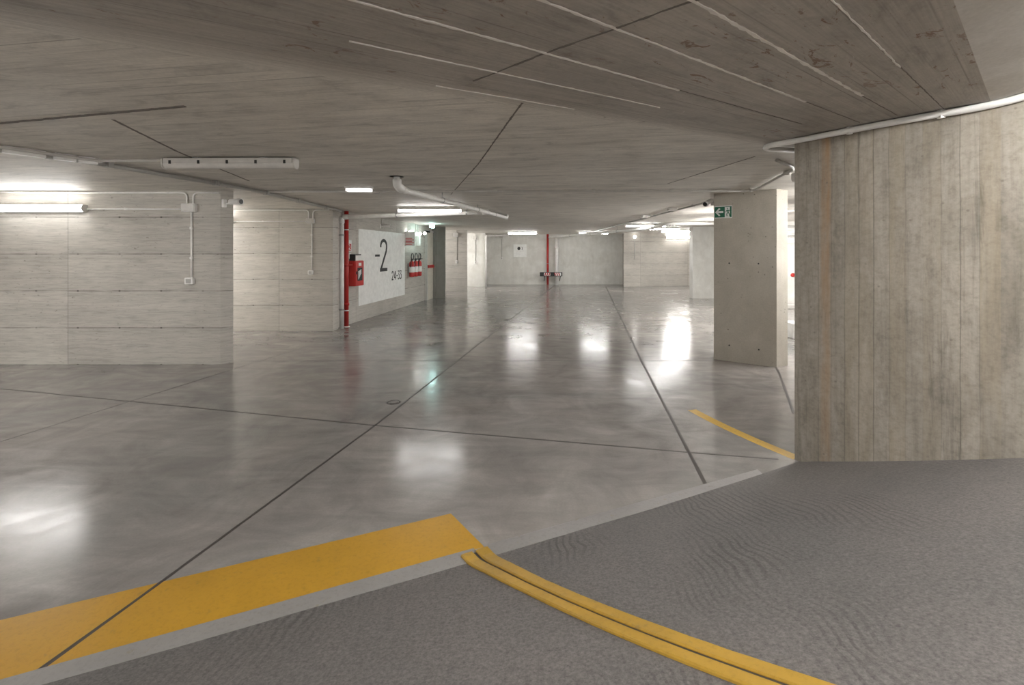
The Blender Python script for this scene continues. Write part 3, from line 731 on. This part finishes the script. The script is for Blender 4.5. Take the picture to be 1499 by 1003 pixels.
# bullet camera
def bullet_camera(loc, rz, label, tilt=-.15, mat='white', s=1.0):
    t = thing('security_camera', label, 'camera', loc, (0, 0, rz))
    b = newbm(); box(b, (-.05*s, -.0, -.06*s), (.05*s, .05*s, .06*s), None, .008); link('mount_box', b, mat, t)
    b = newbm(); tube(b, [(0, 0, 0), (0, -.06*s, .0), (0, -.1*s, .02*s)], .014*s, 10, .02); link('arm', b, mat, t)
    d = Vector((0, -1, tilt)).normalized(); b = newbm(); lathe(b, [(.036*s, 0), (.042*s, .01*s), (.042*s, .17*s), (.05*s, .175*s), (.05*s, .2*s), (.034*s, .2*s)], Vector((0, -.06*s, .02*s)), d, 18); link('body', b, mat, t)
    b = newbm(); lathe(b, [(.034*s, 0), (.036*s, .02*s)], Vector((0, -.06*s, .02*s))+d*.185*s, d, 18); link('lens', b, 'black', t)
    return t
bullet_camera((-4.205, 6.845, 2.365), math.radians(75), 'security camera on the corner of the left foreground wall', 0)
bullet_camera((3.13, 7.22, 2.43), math.radians(-55), 'white security camera with black lens at the exit sign column edge', -.4, 'pale', .9)
p = sw(yu(12.3), 2.33, 0); bullet_camera(p, WANG+math.radians(25), 'security camera above the middle of the level sign', -.05, 'white', .95)
conduit([(p[0]+.02, p[1], 2.41), (p[0]+.02, p[1], H-.01)], .012, 'short conduit above the camera over the level sign', 'pale', 0)
p = sw(yu(15.75), 2.33, 0); bullet_camera(p, WANG, 'black security camera above the fire door', -.05, 'black', .8)

# extinguishers
def make_ext(label):
    t = thing('fire_extinguisher', label, 'fire extinguisher', group='fire extinguishers on the sign wall')
    b = newbm(); lathe(b, [(.06, 0), (.078, .012), (.08, .04), (.08, .40), (.07, .45), (.035, .485), (.026, .50)], (0, 0, 0), (0, 0, 1), 24); link('cylinder', b, 'red', t)
    b = newbm(); lathe(b, [(.0808, .14), (.0815, .145), (.0815, .31), (.0808, .315)], (0, 0, 0), (0, 0, 1), 24); link('instruction_label', b, 'signw', t)
    b = newbm(); lathe(b, [(.028, .49), (.03, .5), (.03, .535), (.018, .545)], (0, 0, 0), (0, 0, 1), 16); link('valve', b, 'black', t)
    b = newbm(); box(b, (-.012, -.11, .545), (.012, .03, .56), None, .004); box(b, (-.01, -.1, .515), (.01, 0, .525), None, .003); link('handle', b, 'black', t)
    b = newbm(); P = [(.02, 0, .52)] + [(.0+.10*math.sin(a), -.02, .62-.10*math.cos(a)) for a in [PI*.15+i*PI*1.75/12 for i in range(13)]] + [(-.075, -.01, .46), (-.085, 0, .3)]
    tube(b, P, .014, 10); link('hose', b, 'black', t)
    b = newbm(); box(b, (-.03, .06, .1), (.03, .122, .42)); link('bracket', b, 'steel', t)
    return t
e0 = None
for i, (Y, lb) in enumerate(((14.26, 'red fire extinguisher nearest the level sign'), (14.59, 'red fire extinguisher in the middle of the row of three'), (14.93, 'red fire extinguisher nearest the cream fire door'))):
    q = sw(yu(Y), .885, .125)
    if i == 0: e0 = make_ext(lb); e0.location = q; e0.rotation_euler = (0, 0, WANG)
    else: dup(e0, q, (0, 0, WANG), lb)
# signs above them
es_ = thing('flag_sign', 'white sign with red lines projecting from the wall above the extinguishers', 'sign', sw(yu(14.02), 1.84, 0), (0, 0, 0))
b = newbm(); box(b, (.0, -.006, 0), (.30, .006, .42)); link('panel', b, 'signw', es_)
for i in range(5):
    b = newbm(); box(b, (.02, -.009, .03+.045*i), (.22+.05*(i % 2), -.0055, .052+.045*i)); link('red_line', b, 'red', es_)
for i, (Y, z, r, lb) in enumerate(((14.2, 2.235, .075, 'round glowing reflection spot above the sign with red lines'), (14.75, 2.22, .05, 'small glowing reflection spot between the red lined sign and the white box'), (15.05, 2.24, .045, 'small glowing reflection spot at the top of the upright white box'), (15.5, 2.275, .05, 'small glowing reflection spot nearest the black camera'))):
    q = sw(yu(Y), z, .12); t = thing('glint_spot', lb, 'lamp', q, (0, 0, 0), 'reflection spots')
    b = newbm(); lathe(b, [(r*.5, .0), (r*.9, -.02), (r, -.05), (r*.8, -.07), (r*.3, -.08)], (0, 0, 0), (0, 1, 0), 18); link('dome', b, 'dome', t)  # glowing shape stands in for a bright reflection
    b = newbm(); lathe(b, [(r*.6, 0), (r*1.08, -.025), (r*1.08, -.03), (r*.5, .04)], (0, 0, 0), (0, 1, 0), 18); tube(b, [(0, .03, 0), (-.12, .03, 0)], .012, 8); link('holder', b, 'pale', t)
t = thing('wall_cabinet', 'narrow upright white box on the wall above the extinguishers', 'electrical box', sw(yu(14.98), 1.86, 0), (0, 0, WANG))
b = newbm(); box(b, (0, -.1, 0), (.16, 0, .34), None, .008); link('body', b, 'white', t)
conduit([sw(yu(14.92), 2.2, .02), sw(yu(14.92), H-.01, .02)], .012, 'left upright conduit above the narrow white box', 'pale', 0)
conduit([sw(yu(15.1), 2.2, .02), sw(yu(15.1), H-.01, .02)], .012, 'right upright conduit above the narrow white box', 'pale', 0)

# fire door
dj = bpy.data.objects.new('door_1', None); COL.objects.link(dj); dj.location = sw(yu(15.85), 0, 0); tag(dj, 'cream fire door with red push bar beside the dark pier', None, None, 'structure')
ua, ub = yu(15.95), yu(16.58)
b = newbm(); prism(b, [(ua, 0), (ub, 0), (ub, 2.34), (ua, 2.34)], sw, -.002, .055); inv(link('leaf', b, 'door', dj), dj)
b = newbm(); prism(b, [(ua-.07, 0), (ua, 0), (ua, 2.34), (ub, 2.34), (ub, 2.40), (ua-.07, 2.40)], sw, -.002, .07); inv(link('frame', b, 'pale', dj), dj)
b = newbm(); prism(b, [(ua+.02, 1.10), (ub, 1.10), (ub, 1.20), (ua+.02, 1.20)], sw, .05, .10); inv(link('push_bar', b, 'red', dj), dj)

# lit exit sign near the pier
t = thing('exit_light', 'glowing pale green exit light hanging from the ceiling by the dark pier', 'exit sign', (-2.54, 14.75, H))
b = newbm(); box(b, (-.06, -.15, -.13), (.06, .15, -.025), None, .02); link('glowing_panel', b, 'exit', t)
b = newbm(); box(b, (-.035, -.16, -.028), (.035, .16, 0)); link('bar', b, 'white', t)

# green exit sign on the column
xs = thing('exit_sign', 'green exit sign with white arrow and running figure on the column', 'exit sign', cface(.02, 2.12, 0))
a0, a1, b0, b1 = .004, .262, 2.165, 2.352
b = newbm(); prism(b, [(a0, b0), (a1, b0), (a1, b1), (a0, b1)], cface, -.001, .006); inv(link('panel', b, 'signw', xs), xs)
ms = a0+(a1-a0)*.60
b = newbm(); prism(b, [(a0+.009, b0+.012), (ms, b0+.012), (ms, b1-.012), (a0+.009, b1-.012)], cface, .006, .0072); inv(link('green_field', b, 'green', xs), xs)
ax0, ax1, am = a0+.022, ms-.02, (b0+b1)/2
b = newbm(); stroke(b, [(ax0+.012, am), (ax1, am)], .03, cface, .0072, .0084)
stroke(b, [(ax0+.062, am+.056), (ax0+.008, am), (ax0+.062, am-.056)], .026, cface, .0072, .0086); inv(link('arrow', b, 'signw', xs), xs)
q0, q1 = ms+.004, a1-.008; ql = q1-q0; qh = b1-b0-.024; qb = b0+.012
b = newbm(); prism(b, [(q1-.022, qb), (q1, qb), (q1, qb+qh), (q1-.022, qb+qh)], cface, .006, .0072); prism(b, [(q0, qb+qh-.008), (q1, qb+qh-.008), (q1, qb+qh), (q0, qb+qh)], cface, .006, .0073); inv(link('doorway', b, 'green', xs), xs)
S = lambda x, y: (q0+x*ql, qb+y*qh)
b = newbm(); prism(b, [(S(.36, .82)[0]+.0085*math.cos(i*PI/6), S(.36, .82)[1]+.0085*math.sin(i*PI/6)) for i in range(12)], cface, .0062, .0074)
stroke(b, [S(.40, .70), S(.48, .42)], .017, cface, .0062, .0074)
for st in ([S(.42, .66), S(.2, .6), S(.1, .46)], [S(.45, .66), S(.66, .56), S(.74, .66)], [S(.47, .44), S(.26, .32), S(.30, .1)], [S(.49, .44), S(.66, .3), S(.74, .06)]): stroke(b, st, .0105, cface, .0062, .0075)
inv(link('running_figure', b, 'green', xs), xs)

# ------------------------------------------------------------------ far end
# bumper guard
bg = thing('bumper_guard', 'black bumper bar with red and white chevrons in front of the far red standpipe', 'bumper', (1.95, 23.2, 0))
b = newbm(); box(b, (-.56, -.06, .44), (.56, .06, .64), None, .012); link('bar', b, 'black', bg)
for s, dx in ((-1, -.2), (1, .34)):
    b = newbm(); box(b, (dx-.16, -.066, .47), (dx+.16, -.058, .61)); pl = link('reflector', b, 'signw', bg)
    for i in range(3):
        x = dx-.14+i*.1; b = newbm(); prism(b, [(x, .475), (x+.05, .475), (x+.05+.05*s*-1, .605), (x+.05*s*-1, .605)], lambda u, v, q: (u, q, v), -.0675, -.0655); link('red_stripe', b, 'red', pl)
b = newbm()
for x in (-.32, .47):
    tube(b, [(x, 0, .46), (x, .38, .2)], .02, 8); tube(b, [(x, 0, .56), (x, .39, .56)], .02, 8)
link('bracket', b, 'black', bg)
# small poster
sp = thing('wall_poster', 'small square white poster with a black round emblem on the back wall', 'poster', (.08, 23.6, 1.40))
b = newbm(); box(b, (0, -.012, 0), (.66, 0, .64)); link('sheet', b, 'poster', sp)
b = newbm(); f = lambda u, v, t: (u, t, v)
prism(b, [(.27+.078*math.cos(i*PI/12), .43+.085*math.sin(i*PI/12)) for i in range(24)], f, -.015, -.011)
stroke(b, [(.40+.045*math.cos(a), .43+.075*math.sin(a)) for a in [-1.1+i*.22 for i in range(11)]], .025, f, -.015, -.011); link('emblem', b, 'ink', sp)
b = newbm(); stroke(b, [(.12, .29), (.54, .29)], .012, f, -.0145, -.011); link('thin_line', b, 'pale', sp)
# round bulkhead light on the far right wall
t = thing('bulkhead_light', 'round lit lamp with a conduit on the far right back wall', 'lamp', (5.82, 22.093, 2.365), (0, 0, math.radians(10)))
b = newbm(); lathe(b, [(.085, 0), (.085, .03), (.07, .035)], (0, 0, 0), (0, -1, 0), 24); link('base', b, 'pale', t)
b = newbm(); lathe(b, [(.072, .03), (.068, .06), (.045, .085), (.015, .095)], (0, 0, 0), (0, -1, 0), 24); link('globe', b, 'dome', t)
conduit([(5.82, 22.08, 2.28), (5.82, 22.08, 1.3)], .012, 'thin upright conduit below the round lit lamp', 'grey', 0)
conduit([(5.92, 22.09, 2.35), (7.36, 22.34, 2.35)], .012, 'straight conduit between round lamp and far wall lamp', 'grey', 0)
# wire basket tray
t = thing('basket_tray', 'small greenish wire basket tray under the ceiling far right', 'cable tray', (4.5, 14.2, H))
M['wire'] = plain('greenish wire', (.36, .40, .35), .4)
b = newbm()
for i in range(9):
    x = i*.065; tube(b, [(x, 0, 0), (x, 0, -.13), (x, .2, -.13), (x, .2, 0)], .006, 6)
for z, y in ((-.02, 0), (-.075, 0), (-.13, 0), (-.13, .1), (-.13, .2), (-.06, .2)): tube(b, [(-.01, y, z), (.53, y, z)], .006, 6)
link('wire_mesh', b, 'wire', t)

# ramp wall conduit: follows the curve under the soffit and swings round the corner
P = [(2.43, 3.98, zc-.005), (2.12, 3.90, zc-.005), (2.09, 3.80, zc-.005)]
for i in range(40):
    a_ = 209.6+i*1.1; P.append((*pol(RW+.028, a_), ceil_z(a_)-.026))
rc = thing('conduit', 'thick white conduit along the top of the curved ramp wall', 'conduit', P[0]); b = newbm(); o0 = Vector(P[0])
Q = [Vector(p)-o0 for p in P]; tube(b, Q[:2]+Q[2:], .022, 12, .06); link('tube', b, 'white', rc)
for a_ in (213.2, 218.6):
    x, y = pol(RW+.028, a_); b = newbm(); box(b, (x-.014, y-.014, H-.054), (x+.014, y+.014, H-.001)); o = link('clip', b, 'white', rc); o.location = -o0

# things glimpsed in the slot right of the column
t = thing('alarm_button', 'round red alarm button on the white wall glimpsed beside the ramp wall', 'alarm', (8.275, 13.7, .97))
b = newbm(); lathe(b, [(.06, 0), (.06, .03), (.045, .05)], (0, 0, 0), (0, -1, 0), 20); link('cap', b, 'redp', t)
t = thing('white_box', 'unidentified white object with a black opening half hidden behind the ramp wall', 'object', (5.42, 8.9, 0))  # box standing in for an object too hidden to identify
b = newbm(); box(b, (-.1, -.12, 0), (.3, .25, .30), None, .02); link('body', b, 'white', t)
b = newbm(); box(b, (-.06, -.126, .07), (.24, -.118, .21)); link('opening', b, 'black', t)
for i, z in enumerate((1.95, 2.12, 2.25, 2.4)):
    pipe('bay_pipe', [(7.75, 13.664, z), (10.4, 13.664, z)], .035, 'grey' if i % 2 else 'pvc', ('lowest', 'second lowest', 'second highest', 'highest')[i]+' of the stacked pipes on the white wall beside the ramp wall', seg=10)
b = newbm(); box(b, (7.8, 13.45, 0), (10.2, 13.62, .12), None, .02); tag(link('wheel_stop', b, 'pale'), 'pale wheel stop at the foot of the white wall beside the ramp wall', 'wheel stop')

# ------------------------------------------------------------------ world, camera, view
w = bpy.data.worlds.new('World'); SC.world = w; w.use_nodes = True
w.node_tree.nodes['Background'].inputs[0].default_value = (.5, .5, .5, 1); w.node_tree.nodes['Background'].inputs[1].default_value = .3
cam = bpy.data.cameras.new('Camera'); co = bpy.data.objects.new('Camera', cam); COL.objects.link(co)
co.location = (0, 0, 1.65); co.rotation_euler = (PI/2, 0, 0)
cam.sensor_fit = 'HORIZONTAL'; cam.sensor_width = 36; cam.lens = 36*680/1499; cam.shift_y = -132.5/1499; cam.clip_start = .02
SC.camera = co
vs = SC.view_settings; vs.view_transform = 'Standard'; vs.look = 'None'; vs.gamma = 1; vs.use_curve_mapping = False; vs.exposure = 1.58
SC.cycles.max_bounces = 10; SC.cycles.diffuse_bounces = 6; SC.cycles.use_denoising = True; SC.cycles.sample_clamp_indirect = 6
